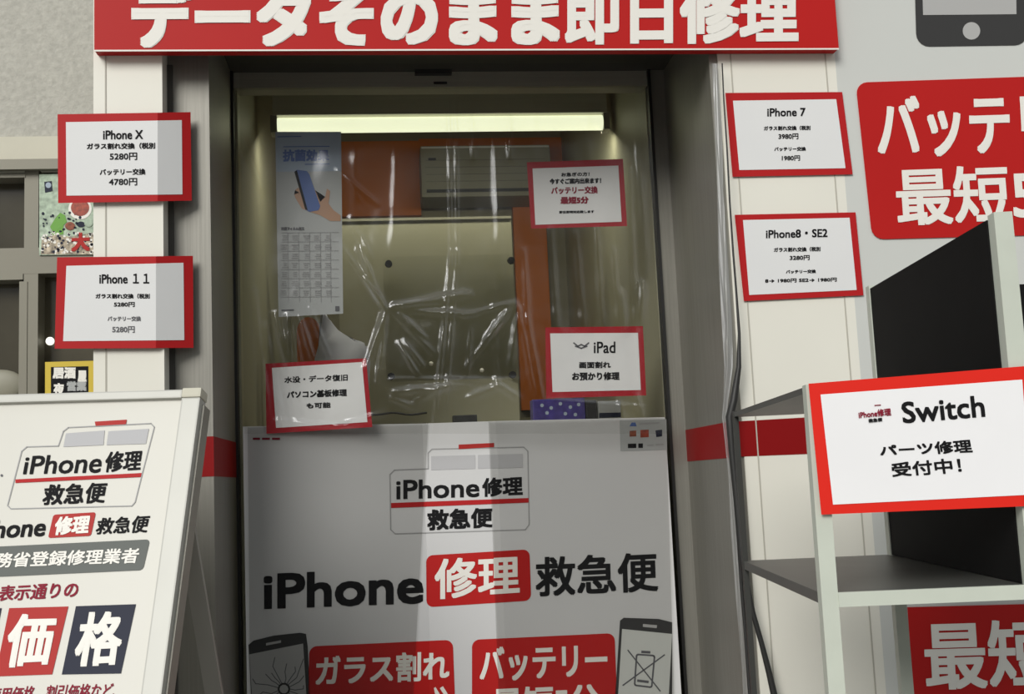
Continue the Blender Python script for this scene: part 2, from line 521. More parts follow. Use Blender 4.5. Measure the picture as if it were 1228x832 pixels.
for _ in range(70):
    u = random.uniform(50, 116); v = random.uniform(255, 304); r = random.uniform(.8, 1.9)
    disc(bm, (u, v), r, 6, SF, .0034, r * random.uniform(.6, 1.2))
me_flip(bm, SF, None); flat_obj('garnish', bm, M['navy'], fp)['kind'] = 'stuff'

# yellow framed sign
q = [(54, 434), (130, 432), (130, 500), (54, 501)]
ys = tag(slab('yellow_sign', q, SF, .004, M['yellow']), 'black sign in a yellow frame in the window just above the slanted board', 'sign')
poly('black_panel', [(61, 440), (106, 439), (106, 495), (61, 496)], SF, M['ink'], ys, .0045)
txt('居酒', [(63, 440), (91, 440), (91, 454), (63, 454)], SF, M['white_letter'], ys, .8, .005)
txt('屋', [(93, 444), (104, 444), (104, 458), (93, 458)], SF, M['white_letter'], ys, .8, .005)
txt('営業', [(80, 457), (104, 456), (104, 469), (80, 469)], SF, M['calp'], ys, .8, .005)
txt('夜', [(64, 459), (77, 459), (77, 475), (64, 475)], SF, M['white_letter'], ys, .8, .005)

# ------------------------------------------------------------------ banner
by = -.035
q = [(113, -170), (1010, -176), (1005, 65), (113, 68)]
SB = FY(by)
xb0, xb1 = X(113, 40, by), X(1004.5, 40, by)
bn = box('banner', xb0, xb1, by, -.002, ZB + .0, ZB + .36, M['banner'])
tag(bn, 'long red banner with heavy white lettering across the top of the shopfront', 'banner')
box('white_edge', xb0, xb1, by - .0006, by + .001, ZB - .003, ZB + .0005, M['white_letter'], bn)
txt('データそのまま', [(157, -19), (672, -22), (672, 55), (157, 58)], SB, M['white_letter'], bn, 4.2)
txt('即日修理', [(677, -20), (958, -22), (958, 52), (677, 54)], SB, M['white_letter'], bn, 2.9)

# ------------------------------------------------------------------ right graphic wall
wp = struct(box('wall_signage', xR1, xR1 + 1.3, .0, .3, 0, ZTOP, M['vinyl']))
SW = FY(-.0)
rs = tag(slab('red_sign', rrect([(1026, 99), (1345, 88), (1358, 279), (1046, 287)], 14), SW, .003, M['banner']), 'large rounded red sign with white lettering on the grey wall, right of the price notices', 'sign')
SW2 = FY(-.003)
txt('バッテリー', [(1049, 116), (1318, 107), (1322, 182), (1053, 190)], SW2, M['white_letter'], rs, 1.9)
txt('最短5分', [(1072, 202), (1312, 193), (1318, 264), (1077, 271)], SW2, M['white_letter'], rs, 1.6)
ls = tag(slab('red_sign', [(1088, 728), (1390, 720), (1400, 960), (1106, 966)], SW, .003, M['banner']), 'lower red sign with white characters seen under the grey shelf at right', 'sign')
txt('最短5分', [(1106, 746), (1372, 738), (1378, 820), (1111, 828)], SW2, M['white_letter'], ls, 1.9)
ph = tag(slab('phone_graphic', rrect([(1093, -160), (1228, -166), (1233, 54), (1099, 56)], 16), SW, .0015, M['phone']), 'dark flat phone graphic with round button high on the grey wall', 'graphic')
poly('screen', [(1103, -130), (1217, -134), (1219, 17), (1107, 18)], SW, M['screen'], ph, .0022)
ellipse('round_button', (1165, 37), 10.5, 10.5, SW, M['screen'], ph, .0022)

# ------------------------------------------------------------------ paper notices
def notice(outer, inner, S, lines, label, m_in='paper', m_out='red', group='red bordered paper notices', th=.0012):
    o = tag(slab('notice', outer, S, th, M[m_out]), label, 'notice', group)
    poly('white_sheet', inner, S, M[m_in], o, th + .0006)
    for l in lines:
        txt(l[0], l[1], S, M[l[2] if len(l) > 2 else 'ink'], o, l[3] if len(l) > 3 else .25, th + .0012)
    return o

def lines4(q, t, m='ink'):
    """helper to place several centred lines: (text, cu, cv, w, h, slope)"""
    out = []
    for s, cu, cv, wd, h, *r in t:
        sl = q; b = r[1] if len(r) > 1 else .25; mm = r[0] if r and r[0] else m
        dx = wd / 2; dy = dx * sl
        out.append((s, [(cu - dx, cv - h / 2 - dy), (cu + dx, cv - h / 2 + dy), (cu + dx, cv + h / 2 + dy), (cu - dx, cv + h / 2 - dy)], mm, b))
    return out

# left notices bend back past the pillar's edge, shaped so that part shades darker
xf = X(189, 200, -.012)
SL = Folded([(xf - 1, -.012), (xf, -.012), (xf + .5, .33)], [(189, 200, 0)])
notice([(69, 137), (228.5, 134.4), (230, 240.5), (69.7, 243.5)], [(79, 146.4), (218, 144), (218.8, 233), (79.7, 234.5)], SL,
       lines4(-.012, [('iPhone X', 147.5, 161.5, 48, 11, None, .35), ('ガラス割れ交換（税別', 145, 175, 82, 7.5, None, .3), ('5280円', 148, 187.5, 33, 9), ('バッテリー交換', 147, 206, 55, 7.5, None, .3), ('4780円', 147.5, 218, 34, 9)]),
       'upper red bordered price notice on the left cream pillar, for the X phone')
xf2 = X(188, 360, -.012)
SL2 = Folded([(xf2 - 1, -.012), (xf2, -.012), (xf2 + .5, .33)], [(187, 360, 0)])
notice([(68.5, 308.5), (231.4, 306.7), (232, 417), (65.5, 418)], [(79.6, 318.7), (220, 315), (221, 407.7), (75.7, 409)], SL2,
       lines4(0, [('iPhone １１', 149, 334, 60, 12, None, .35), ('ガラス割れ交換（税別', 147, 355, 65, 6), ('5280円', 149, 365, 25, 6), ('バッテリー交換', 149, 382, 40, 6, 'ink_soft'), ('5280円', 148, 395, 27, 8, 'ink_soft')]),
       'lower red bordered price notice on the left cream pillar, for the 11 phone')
SN = FY(-.004)
notice([(869.8, 111.4), (1010, 110.3), (1022.6, 209), (878.4, 212)], [(879, 120.7), (1002.8, 118.9), (1014, 201.6), (886.6, 203.8)], SN,
       lines4(-.012, [('iPhone 7', 943, 134.5, 46, 10, None, .35), ('ガラス割れ交換（税別', 944, 153.5, 56, 5.5), ('3980円', 945.5, 163.5, 24, 7), ('バッテリー交換', 947.5, 178.5, 38, 5), ('1980円', 948.5, 189.5, 22, 6.5)]),
       'upper red bordered price notice on the right cream pillar, for the 7 phone')
notice([(881, 257.5), (1026, 254.5), (1035.6, 354), (892, 361)], [(891, 263.8), (1018.8, 261), (1027.4, 347.6), (898.5, 353.6)], SN,
       lines4(-.02, [('iPhone8・SE2', 955.5, 280, 74, 10, None, .35), ('ガラス割れ交換（税別', 956, 299, 56, 5.5), ('3280円', 959, 309, 24, 6), ('バッテリー交換', 960.5, 325.5, 36, 4.5), ('8→ 1980円 SE2→ 1980円', 960.5, 336, 86, 5)]),
       'lower red bordered price notice on the right pillar, with a longer last line')
SI = FY(.335)
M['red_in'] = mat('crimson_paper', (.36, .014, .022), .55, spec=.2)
notice([(631.7, 194.5), (747, 190.5), (752, 271), (637, 274)], [(638.6, 202), (741.5, 198.5), (745.5, 265.8), (642, 269.5)], SI,
       lines4(-.02, [('お急ぎの方！', 690, 209, 34, 5), ('今すぐご案内出来ます！', 690, 217, 62, 7, None, .4), ('バッテリー交換', 689, 228, 56, 9, 'ink_red', .4), ('最短5分', 689, 240, 34, 9, 'ink_red', .6), ('即日即時対応致します', 691.5, 254, 42, 3.5)]),
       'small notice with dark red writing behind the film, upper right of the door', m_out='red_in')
n_ip = notice([(654, 392.5), (771, 391), (775, 474), (655, 477.6)], [(659.7, 399.7), (765, 399), (768.5, 467.5), (662.6, 470)], SI,
       lines4(-.01, [('iPad', 725, 416.5, 26, 14, None, .3), ('画面割れ', 713.5, 437.5, 38, 8, None, .4), ('お預かり修理', 714.5, 451, 57, 10, None, .45)]),
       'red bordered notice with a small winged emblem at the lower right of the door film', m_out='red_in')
strokes('emblem', [[(688, 411), (693, 415), (697, 413), (701, 415), (706, 411)], [(690, 415), (697, 417.5), (704, 415)]], 1.6, SI, M['ink_soft'], n_ip, .003)
notice([(318.4, 436), (439, 429.5), (446.5, 512), (319.5, 520)], [(326, 441), (434, 434), (440.6, 506), (331, 513)], SI,
       lines4(-.04, [('水没・データ復旧', 379, 454, 76, 8, None, .3), ('パソコン基板修理', 380, 472, 72, 9, None, .45), ('も可能', 382, 486, 29, 7, None, .4)]),
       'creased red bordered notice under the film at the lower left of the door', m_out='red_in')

# long antibacterial poster
q = [(330, 158), (409, 158), (411.5, 376), (334, 380)]
lp = tag(slab('long_poster', q, SI, .0015, M['calp']), 'tall narrow poster of a hand holding a blue phone, left in the door', 'poster')
poly('blue_wash', [(330.3, 158.3), (408.7, 158.3), (409.2, 205), (331, 206)], SI, M['blue_l'], lp, .0020)
txt('抗菌効果', [(339, 179), (395, 179), (395, 193), (339, 194)], SI, M['blue'], lp, .7, .003)
strokes('rule', [[(340, 176), (395, 175.5)], [(366, 197), (395, 196.5)], [(333, 164), (361, 163.6)]], 1.0, SI, M['blue'], lp, .0028)
poly('hand', [(354, 237), (353, 233), (359, 231), (354, 228), (357, 225), (363, 226), (372, 222), (378, 228), (384, 242), (390, 236), (392, 226), (396, 229), (394, 244), (400, 252), (408.5, 258), (408.5, 265), (396, 265), (384, 258), (372, 254), (362, 250)], SI, M['skin'], lp, .0026)
poly('phone_back', [(353, 206), (356, 203.5), (368, 205), (371, 209), (384, 247), (382, 252), (371, 254), (366, 251)], SI, M['blue'], lp, .0032)
poly('phone_edge', [(353, 206), (356, 204), (369, 252), (366, 251)], SI, M['ink'], lp, .0036)
txt('抗菌フィルム施工', [(337, 272), (365, 272), (365, 276), (337, 276)], SI, M['ink_soft'], lp, .3, .003)
gl = [[(337, v), (406, v - .6)] for v in range(279, 366, 11)] + [[(u, 279), (u + 1.0, 362)] for u in (345, 358, 371, 384, 396)]
strokes('table_rule', gl, .5, SI, M['line'], lp, .003)
bm = bmesh.new(); random.seed(2)
for r_ in range(7):
    for c_ in range(5):
        cu = 341 + 13.2 * c_ + random.uniform(-1, 1); cv = 284.5 + 11 * r_
        for k in range(3):
            wd = random.uniform(2, 4); stroke_pts(bm, [(cu - wd, cv + k * 2.4 - 2), (cu + wd, cv + k * 2.4 - 2)], random.uniform(.7, 1.3), SI, .003)
me_flip(bm, SI, None); flat_obj('fine_print', bm, M['line'], lp)['kind'] = 'stuff'
strokes('footer', [[(338, 372), (352, 371.5)]], 1.5, SI, M['ink_soft'], lp, .003)
poly('stamp', [(402, 367), (407, 367), (407, 373), (402, 373)], SI, M['ink_soft'], lp, .003)

# ------------------------------------------------------------------ printed sheet on the lower door
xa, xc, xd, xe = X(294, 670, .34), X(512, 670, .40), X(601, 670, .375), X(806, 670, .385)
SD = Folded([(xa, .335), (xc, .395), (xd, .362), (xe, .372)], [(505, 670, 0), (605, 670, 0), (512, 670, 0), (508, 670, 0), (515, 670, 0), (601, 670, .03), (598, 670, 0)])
bm = bmesh.new()
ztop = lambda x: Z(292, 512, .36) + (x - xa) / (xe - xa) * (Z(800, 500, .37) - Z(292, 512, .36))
plan = [(xa, .335), (xc, .395), (xd, .362), (xe, .372)]  # fold angles shaped to brighten the middle strip and darken the left part
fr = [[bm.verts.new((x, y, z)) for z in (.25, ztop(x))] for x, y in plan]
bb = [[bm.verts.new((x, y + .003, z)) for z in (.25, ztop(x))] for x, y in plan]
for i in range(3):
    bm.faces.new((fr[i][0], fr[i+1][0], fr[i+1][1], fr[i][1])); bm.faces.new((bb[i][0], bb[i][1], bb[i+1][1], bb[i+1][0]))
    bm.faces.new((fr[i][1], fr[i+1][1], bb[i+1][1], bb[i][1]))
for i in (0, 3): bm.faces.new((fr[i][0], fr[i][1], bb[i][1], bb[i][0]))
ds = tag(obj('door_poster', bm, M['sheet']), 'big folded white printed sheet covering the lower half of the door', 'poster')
K = 'ink'
badge = rrect([(468, 563), (634, 559), (635, 636), (468, 640)], 6)
badge = [(513.5, 562), (513.5, 543), (518, 538.5), (628, 536), (633, 541), (634.5, 629), (630, 635), (474, 640), (468.5, 635), (467.5, 569), (473, 563.5)]
strokes('badge_outline', [badge], 1.3, SD, M['line'], ds, .0010, True)
poly('badge_bar', [(550, 533), (592.5, 531), (592.5, 536), (550, 538.5)], SD, M['print_red'], ds, .0012)
poly('badge_window', [(517, 547), (570, 545.5), (570, 562), (517, 563.5)], SD, M['window_grey'], ds, .0010)
poly('badge_window', [(573, 545.5), (627, 544), (627, 560.5), (573, 562)], SD, M['window_grey'], ds, .0010)
txt('iPhone', [(475, 575.5), (575, 573), (575, 596), (475, 599)], SD, M[K], ds, .75)
txt('修理', [(578, 573), (627, 570.5), (627, 594), (578, 596)], SD, M[K], ds, .9)
poly('badge_rule', [(469, 603), (634, 597), (634, 602.5), (469, 609)], SD, M['red'], ds, .0012)
txt('救急便', [(512, 611), (591, 608), (591, 632.5), (512, 636.5)], SD, M[K], ds, 1.0)
txt('iPhone', [(316, 688), (508, 679), (508, 724), (316, 731)], SD, M[K], ds, 1.75)
poly('red_box', rrect([(511, 666), (635, 658.5), (637, 720), (511.5, 728)], 8), SD, M['banner'], ds, .0010)
txt('修理', [(521, 670), (623, 665), (623.5, 712), (521, 719)], SD, M['white_letter'], ds, 1.25, .0018)
txt('救急便', [(642, 668), (788, 661), (790, 709), (642, 716)], SD, M[K], ds, 1.2)
poly('red_box', rrect([(371, 775), (543, 767), (548, 900), (368, 905)], 9), SD, M['banner'], ds, .0010)
txt('ガラス割れ', [(379, 786), (539, 780), (539, 815), (378, 823)], SD, M['white_letter'], ds, 1.1, .0018)
strokes('lettering', [[(521, 826), (526, 834)], [(530, 825), (535, 833)]], 4.5, SD, M['white_letter'], ds, .0018)
poly('red_box', rrect([(566, 767), (737, 759), (742, 892), (566, 900)], 9), SD, M['banner'], ds, .0010)
txt('バッテリー', [(575, 776), (728, 770), (729, 811), (575, 818)], SD, M['white_letter'], ds, 1.1, .0018)
txt('最短5分', [(590, 825), (719, 819), (721, 858), (591, 866)], SD, M['white_letter'], ds, 1.3, .0018)
# phone pictures
poly('phone_picture', [(298, 773), (304, 768), (328, 762), (360, 758.5), (367, 760), (369, 775), (373, 860), (303, 870)], SD, M['phone'], ds, .0010)
poly('phone_screen', [(299, 784.5), (363.5, 771.5), (369, 860), (304, 868)], SD, M['screen'], ds, .0016)
poly('speaker_slot', [(319, 771), (337, 767.5), (337, 770.5), (319, 774)], SD, M['screen'], ds, .0016)
random.seed(9); ck = []
for k in range(17):
    a = 2 * math.pi * k / 17 + random.uniform(-.1, .1); R0, R1 = 7, random.uniform(24, 50)
    p = [(340.5 + math.cos(a) * R0, 826 + math.sin(a) * R0)]
    for j in (.4, .7, 1): p.append((340.5 + math.cos(a + random.uniform(-.14, .14)) * R1 * j, 826 + math.sin(a + random.uniform(-.14, .14)) * R1 * j))
    p = [(min(max(u, 303), 364), max(v, 786 - (u - 299) * .2)) for u, v in p]
    ck.append(p)
strokes('crack', ck, 1.0, SD, M['ink_soft'], ds, .0022)
strokes('crack', [[(340.5 + 6.5 * math.cos(a), 826 + 6.5 * math.sin(a)) for a in [k * .6283 for k in range(10)]]], 2.2, SD, M['phone'], ds, .0024, True)
poly('phone_picture', [(743.5, 744), (748, 740.5), (790, 742), (806, 746), (806, 870), (735, 876)], SD, M['phone'], ds, .0010)
poly('phone_screen', [(746, 754), (806, 760), (800, 872), (739, 872)], SD, M['vinyl'], ds, .0016)
poly('speaker_slot', [(771, 748), (788, 749.5), (787.5, 753), (771, 751.5)], SD, M['screen'], ds, .0016)
strokes('battery_picture', [rrect([(763.5, 784.5), (785, 786), (781.5, 824), (761, 821.5)], 2, 2)], 2.0, SD, M['ink_soft'], ds, .0022, True)
strokes('battery_picture', [[(770, 781.5), (779, 782)], [(765, 816), (777, 817.5)]], 3.0, SD, M['ink_soft'], ds, .0022)
strokes('cross_mark', [[(753, 779.5), (791.7, 828.5)], [(797, 785), (747, 821.6)]], 1.6, SD, M['ink_soft'], ds, .0024)
# icon strip in the top corner
poly('icon_strip', [(743, 504), (799, 502.5), (800, 539), (744, 541)], SD, M['calp'], ds, .0010)
for nm, q, mm in (('icon', [(755, 511), (757.5, 506.5), (762, 506.5), (763.5, 511)], 'blue'), ('icon', [(755, 516.5), (763, 516), (763, 523), (755, 523.5)], 'brown'),
                  ('icon', [(768, 515.5), (778, 515), (778, 524), (768, 524.5)], 'sauce'), ('icon', [(786, 516), (794, 515), (794, 523), (787, 524)], 'navy'),
                  ('icon', [(753, 532), (763, 531.7), (763, 537), (753, 537.3)], 'ink'), ('icon', [(765.5, 531.7), (771, 531.5), (771, 537), (765.5, 537)], 'ink')):
    poly(nm, q, SD, M[mm], ds, .0016)
strokes('icon_caption', [[(767, 508), (790, 507)], [(777, 534), (783, 533.5)], [(787, 533), (795, 532.7)]], 2.0, SD, M['line'], ds, .0016)
strokes('icon_caption', [[(304, 526), (311, 526)], [(315, 526), (323, 526)], [(327, 526), (335, 526)]], 2.6, SD, M['ink_red'], ds, .0016)

# ------------------------------------------------------------------ inside the recess
# lamp: housing, tube, end caps
ly = .85
la = thing('strip_lamp', P(528, 135, ly), 'long glowing strip lamp across the top of the recess behind the door', 'lamp')
lx0, lx1 = X(327, 150, ly), X(729, 148, ly)
lz = Z(528, 137, ly)
box('housing', lx0 - .0, lx1, ly, ly + .08, lz + .002, zI, M['steel_dark'], la)
tube('lamp_tube', [(lx0 + .01, ly + .03, lz - .022), (lx1 - .01, ly + .03, lz - .022)], .0235, M['lamp'], la, 16)
al = bpy.data.lights.new('strip_lamp_light', 'AREA'); al.shape = 'RECTANGLE'; al.size = lx1 - lx0; al.size_y = .05
al.energy = 3.3; al.color = (1.0, .97, .78)
alo = bpy.data.objects.new('strip_lamp_light', al); C.objects.link(alo)
alo.parent = la
alo.matrix_basis = Matrix.Translation(Vector(((lx0 + lx1) / 2, ly + .035, lz - .052)) - la.location) @ Matrix.Rotation(math.radians(28), 4, 'X')
box('end_cap', lx0 - .008, lx0 + .012, ly + .005, ly + .055, lz - .05, lz + .004, M['steel'], la)
box('end_cap', lx1 - .012, lx1 + .008, ly + .005, ly + .055, lz - .05, lz + .004, M['steel'], la)

# air conditioner on the back wall
ax0, ax1 = X(503, 220, BY), X(652, 220, BY); az0, az1 = Z(575, 252, BY), Z(575, 193, BY)
ac = box('air_conditioner', ax0, ax1, BY - .22, BY - .031, az0, az1, M['ac'], None, None, .012)
tag(ac, 'pale wall air conditioner mounted on the orange wall behind the door', 'air conditioner')
box('louver', ax0 + .02, ax1 - .02, BY - .224, BY - .216, az0 + .018, az0 + .030, M['gasket'], ac)
for k in range(4): box('grille_line', ax0 + .02, ax1 - .02, BY - .2215, BY - .219, az0 + .06 + .028 * k, az0 + .063 + .028 * k, M['mullion'], ac)
box('badge', ax0 + .03, ax0 + .06, BY - .222, BY - .219, az1 - .06, az1 - .05, M['gasket'], ac)
box('light_edge', ax0 + .005, ax1 - .005, BY - .2225, BY - .21, az1 - .012, az1 - .006, M['paper'], ac)

# partition board with clear plate on four bolts
py = 1.02
pb = box('partition_board', X(407, 380, py), X(618, 380, py), py, py + .012, .95, Z(520, 262, py), M['olive_l'])
tag(pb, 'wide olive partition board standing behind the door glass', 'partition')
box('top_rail', X(407, 380, py), X(618, 380, py), py - .006, py + .016, Z(520, 264, py), Z(520, 261, py), M['ac'], pb)
tag(box('clear_plate', X(461, 380, py - .02), X(619, 380, py - .02), py - .024, py - .019, Z(540, 456, py), Z(540, 308, py), M['acrylic']),
    'clear plate bolted at its four corners to the olive partition', 'plate')
for u, v in ((466, 316), (613, 312), (469, 451), (615, 449)):
    c = P(u, v, py - .03); g = bmesh.new()
    bmesh.ops.create_cone(g, cap_ends=True, segments=16, radius1=.0118, radius2=.0105, depth=.014, matrix=Matrix.Translation(c + Vector((0, .002, 0))) @ Matrix.Rotation(math.pi / 2, 4, 'X'))
    tag(obj('bolt', g, M['gasket']), {(466, 316): 'upper left', (613, 312): 'upper right', (469, 451): 'lower left', (615, 449): 'lower right'}[(u, v)] + ' black round bolt holding the clear plate to the partition', 'bolt', 'bolts of the clear plate')
# counter
cz = Z(550, 512, .70)
ct = tag(box('counter', xi0 + .01, xi1 - .01,   .60, .99, 0, cz, M['olive']), 'low olive counter behind the printed door sheet', 'counter')
# items on the counter
def on_counter(name, u0, u1, v0, dy0, dy1, m, label, cat, bev=.003):
    return tag(box(name, X(u0, 495, dy0), X(u1, 495, dy0), dy0, dy1, cz, Z(u0, v0, dy0), m, None, None, bev), label, cat)
pbx = on_counter('purple_box', 639, 702, 479, .64, .70, M['purple'], 'dark purple box with pale spots on the counter below the winged notice', 'box')
SPU = FY(.64)
for u, v in ((650, 486), (661, 489), (672, 484), (684, 488), (694, 485), (656, 495), (678, 496), (690, 497)):
    ellipse('spot', (u, v), 2.2, 2.2, SPU, M['blue_l'], pbx, .001, 10)
on_counter('black_canister', 703, 716, 480, .64, .69, M['gasket'], 'small black canister between the purple box and the white packet', 'canister')
wpk = on_counter('white_packet', 718, 745, 481, .63, .66, M['calp'], 'white packet with a dark blue foot at the right end of the counter', 'packet')
poly('blue_foot', [(718.5, 495), (744.5, 494.5), (744.5, 500), (718.5, 501)], FY(.63), M['navy'], wpk, .001)
on_counter('black_stapler', 543, 572, 498, .66, .70, M['gasket'], 'low black object on the counter under the middle of the clear plate', 'stapler')
tube_pts = [P(440 + i * 6, 496 + 1.2 * math.sin(i * .9), .68) for i in range(13)]
tag(tube('cord', tube_pts, .003, M['cable']), 'thin black cord lying along the counter behind the film', 'cord')
# pale cloth bag and orange chair back, left of the partition
def lump(name, c, sx_, sy_, sz_, m, label, cat, seed=0):
    g = bmesh.new(); bmesh.ops.create_uvsphere(g, u_segments=24, v_segments=16, radius=1)
    for v in g.verts:
        n_ = noise.noise(v.co * 1.6 + Vector((seed, 0, 0)))
        v.co = Vector((v.co.x * sx_ * (1 + .25 * n_), v.co.y * sy_, v.co.z * sz_ * (1 + .2 * n_))) + c
    return tag(obj(name, g, m, None, True), label, cat)
g = bmesh.new()
pts = [(384, 371), (390, 372), (395, 388), (403, 398), (412, 404), (428, 407), (440, 412), (444, 428), (440, 505), (372, 505), (374, 440), (381, 430), (385, 415)]
fv = [g.verts.new(P(u, v, .80)) for u, v in pts]; bv = [g.verts.new(P(u, v, .80) + Vector((0, .06, 0))) for u, v in pts]
g.faces.new(fv); g.faces.new(bv[::-1])
for i in range(len(pts)): g.faces.new((fv[i], bv[i], bv[(i+1) % len(pts)], fv[(i+1) % len(pts)]))
bmesh.ops.bevel(g, geom=list(g.edges), offset=.008, segments=2, affect='EDGES')
tag(obj('cloth_bag', g, M['pale'], None, True), 'pale bluish cloth bag slumped left of the olive partition', 'bag')
g = bmesh.new()
arc = [(357, 505)] + [(370 + 14 * math.cos(a), 398 - 18 * math.sin(a)) for a in [math.pi - k * math.pi / 10 for k in range(11)]] + [(385, 505)]
fv = [g.verts.new(P(u, v, .885)) for u, v in arc]; bv = [g.verts.new(P(u, v, .885) + Vector((0, .035, 0))) for u, v in arc]
for w_ in (fv[0], fv[-1], bv[0], bv[-1]): w_.co.z = cz
g.faces.new(fv); g.faces.new(bv[::-1])
for i in range(len(arc)): g.faces.new((fv[i], bv[i], bv[(i+1) % len(arc)], fv[(i+1) % len(arc)]))
tag(obj('rounded_panel', g, M['orange']), 'orange round-topped panel standing on the counter behind the pale cloth bag', 'panel')

# ------------------------------------------------------------------ clear film over the door
FYY = .312
creases = [  # (u0,v0,u1,v1,width px,height mm)
    (537, 60, 541, 320, 1.8, 7), (545, 60, 549, 320, 1.8, 6), (541, 300, 520, 520, 2, 6), (549, 300, 532, 520, 2, 5), (590, 330, 598, 500, 3, 3),
    (460, 366, 430, 300, 4, 7), (460, 366, 405, 290, 3, 5), (438, 335, 458, 366, 3, 8), (462, 372, 440, 440, 4, 9), (464, 372, 452, 460, 3, 7),
    (470, 368, 555, 352, 4, 8), (472, 366, 540, 362, 3, 7), (480, 372, 570, 378, 4, 7), (555, 380, 618, 362, 3, 7), (545, 358, 565, 352, 5, 8),
    (470, 372, 520, 425, 4, 7), (480, 376, 510, 405, 3, 8), (478, 412, 500, 448, 3, 8), (485, 410, 508, 440, 3, 6),
    (618, 366, 585, 405, 4, 8), (610, 368, 592, 395, 3, 7), (622, 370, 612, 440, 4, 6), (600, 385, 560, 440, 3, 5), (565, 395, 560, 450, 3, 5),
    (468, 455, 620, 455, 2.5, 5), (475, 470, 560, 462, 5, 9), (500, 480, 545, 458, 5, 9), (560, 478, 600, 462, 5, 8), (596, 460, 622, 478, 5, 9), (470, 478, 500, 490, 4, 6),
    (330, 378, 345, 440, 4, 8), (345, 380, 350, 445, 4, 8), (360, 380, 375, 430, 3, 7), (352, 382, 360, 440, 3, 6), (318, 390, 325, 440, 4, 7), (372, 370, 395, 430, 3, 6),
    (328, 440, 340, 510, 3, 5), (345, 440, 355, 500, 3, 4), (330, 505, 440, 512, 4, 6), (400, 515, 460, 495, 4, 6),
    (292, 165, 315, 230, 3, 6), (300, 330, 312, 470, 5, 7), (306, 350, 322, 500, 4, 6),
    (405, 205, 452, 245, 3, 4), (415, 210, 432, 240, 3, 3), (420, 262, 445, 330, 3, 6), (432, 280, 446, 312, 3, 7),
    (770, 340, 768, 385, 5, 9), (745, 350, 748, 390, 4, 7), (735, 300, 742, 390, 3, 5), (755, 200, 765, 480, 3, 4), (690, 280, 700, 390, 4, 5), (715, 275, 722, 390, 3, 5), (660, 275, 668, 390, 4, 5),
    (628, 300, 633, 390, 3, 6), (622, 370, 640, 470, 4, 7), (632, 380, 650, 480, 3, 6), (760, 470, 770, 500, 4, 6), (742, 480, 748, 505, 3, 5), (655, 480, 770, 488, 3, 5),
    (590, 85, 600, 330, 4, 3), (480, 85, 470, 330, 5, 3), (430, 90, 425, 260, 6, 3), (700, 90, 705, 190, 5, 3), (640, 90, 640, 190, 5, 3), (760, 95, 775, 330, 5, 5), (610, 140, 612, 190, 3, 5), (565, 140, 568, 190, 3, 5),
]
bm = bmesh.new()
NU, NV = 240, 215
u0_, u1_, v0_, v1_ = 289, 799, 76, 520
grid = []
for j in range(NV + 1):
    row = []
    for i in range(NU + 1):
        s_, t_ = i / NU, j / NV
        v = v0_ + (v1_ - v0_) * t_
        ul = 287 + 6 * (v - 76) / 440; ur = 776 + 26 * (v - 76) / 440
        u = ul + (ur - ul) * s_
        hgt = 0
        for a, b, c, d, wd, hh in creases:
            L2 = (c - a) ** 2 + (d - b) ** 2
            t = ((u - a) * (c - a) + (v - b) * (d - b)) / L2
            if t < -.15 or t > 1.15: continue
            tt = min(1, max(0, t)); px_, py_ = a + (c - a) * tt, b + (d - b) * tt
            wob = 2.0 * noise.noise(Vector((u * .05, v * .05, a * .01)))
            d2 = ((u - px_) ** 2 + (v - py_) ** 2) ** .5 + wob * .5
            if abs(d2) < wd * 2.6:
                hgt += hh * .001 * 1.0 * math.exp(-(d2 / wd) ** 2) * (math.sin(math.pi * min(1, max(0, tt * .86 + .07))) ** .5)
        low = noise.noise(Vector((u * .016, v * .010, 3.3))) * .010 + noise.noise(Vector((u * .05, v * .03, 9.))) * .0022 * (1 if v > 250 else .5)
        am = min(1, max(0, (v - 340) / 40)) * min(1, max(0, (560 - v) / 40))
        low += am * noise.noise(Vector((u * .11, v * .08, 1.))) * .0010
        p = P(u, v, FYY); p.y -= hgt + low * min(1, s_ * 8, (1 - s_) * 8)
        row.append(bm.verts.new(p))
    grid.append(row)
for j in range(NV):
    for i in range(NU):
        bm.faces.new((grid[j][i], grid[j+1][i], grid[j+1][i+1], grid[j][i+1]))
tag(obj('clear_film', bm, M['film'], None, True), 'crumpled clear plastic film hung over the upper half of the door', 'film')
# white studs pinning the film
for u, v, l in ((517, 436, 'left'), (578, 444, 'right')):
    c = P(u, v, py - .03); g = bmesh.new()
    bmesh.ops.create_uvsphere(g, u_segments=12, v_segments=8, radius=.007, matrix=Matrix.Translation(c))
    tag(obj('stud', g, M['white_letter'], None, True), l + ' one of two small white studs low on the clear plate', 'stud', 'white studs')

# two loose greyish film curtains over the printed sheet, parted in the middle
def curtain(name, u0, u1, label, ph_):
    bm = bmesh.new(); rows = []
    for j in range(30):
        row = []
        for i in range(26):
            t = i / 25; vt = 512.5 - (u0[0] + (u1[0] - u0[0]) * t - 292) * .0236; v = vt + (950 - vt) * j / 29; dv = v - 516
            u = (u0[0] + (u0[1] - u0[0]) * dv / 434) * (1 - t) + (u1[0] + (u1[1] - u1[0]) * dv / 434) * t
            p = SD(u, v, .007 + .0012 * math.sin(t * 9 + ph_ + v * .004))
            row.append(bm.verts.new(p))
        rows.append(row)
    for j in range(29):
        for i in range(25): bm.faces.new((rows[j][i], rows[j+1][i], rows[j+1][i+1], rows[j][i+1]))
    return tag(obj(name, bm, M['curtain'], None, True), label, 'film', 'film curtains over the printed sheet')
curtain('film_curtain', (297, 301), (513, 489), 'greyish film curtain over the left half of the printed door sheet', 0)
curtain('film_curtain', (586, 602), (799, 812), 'greyish film curtain over the right half of the printed door sheet', 2)

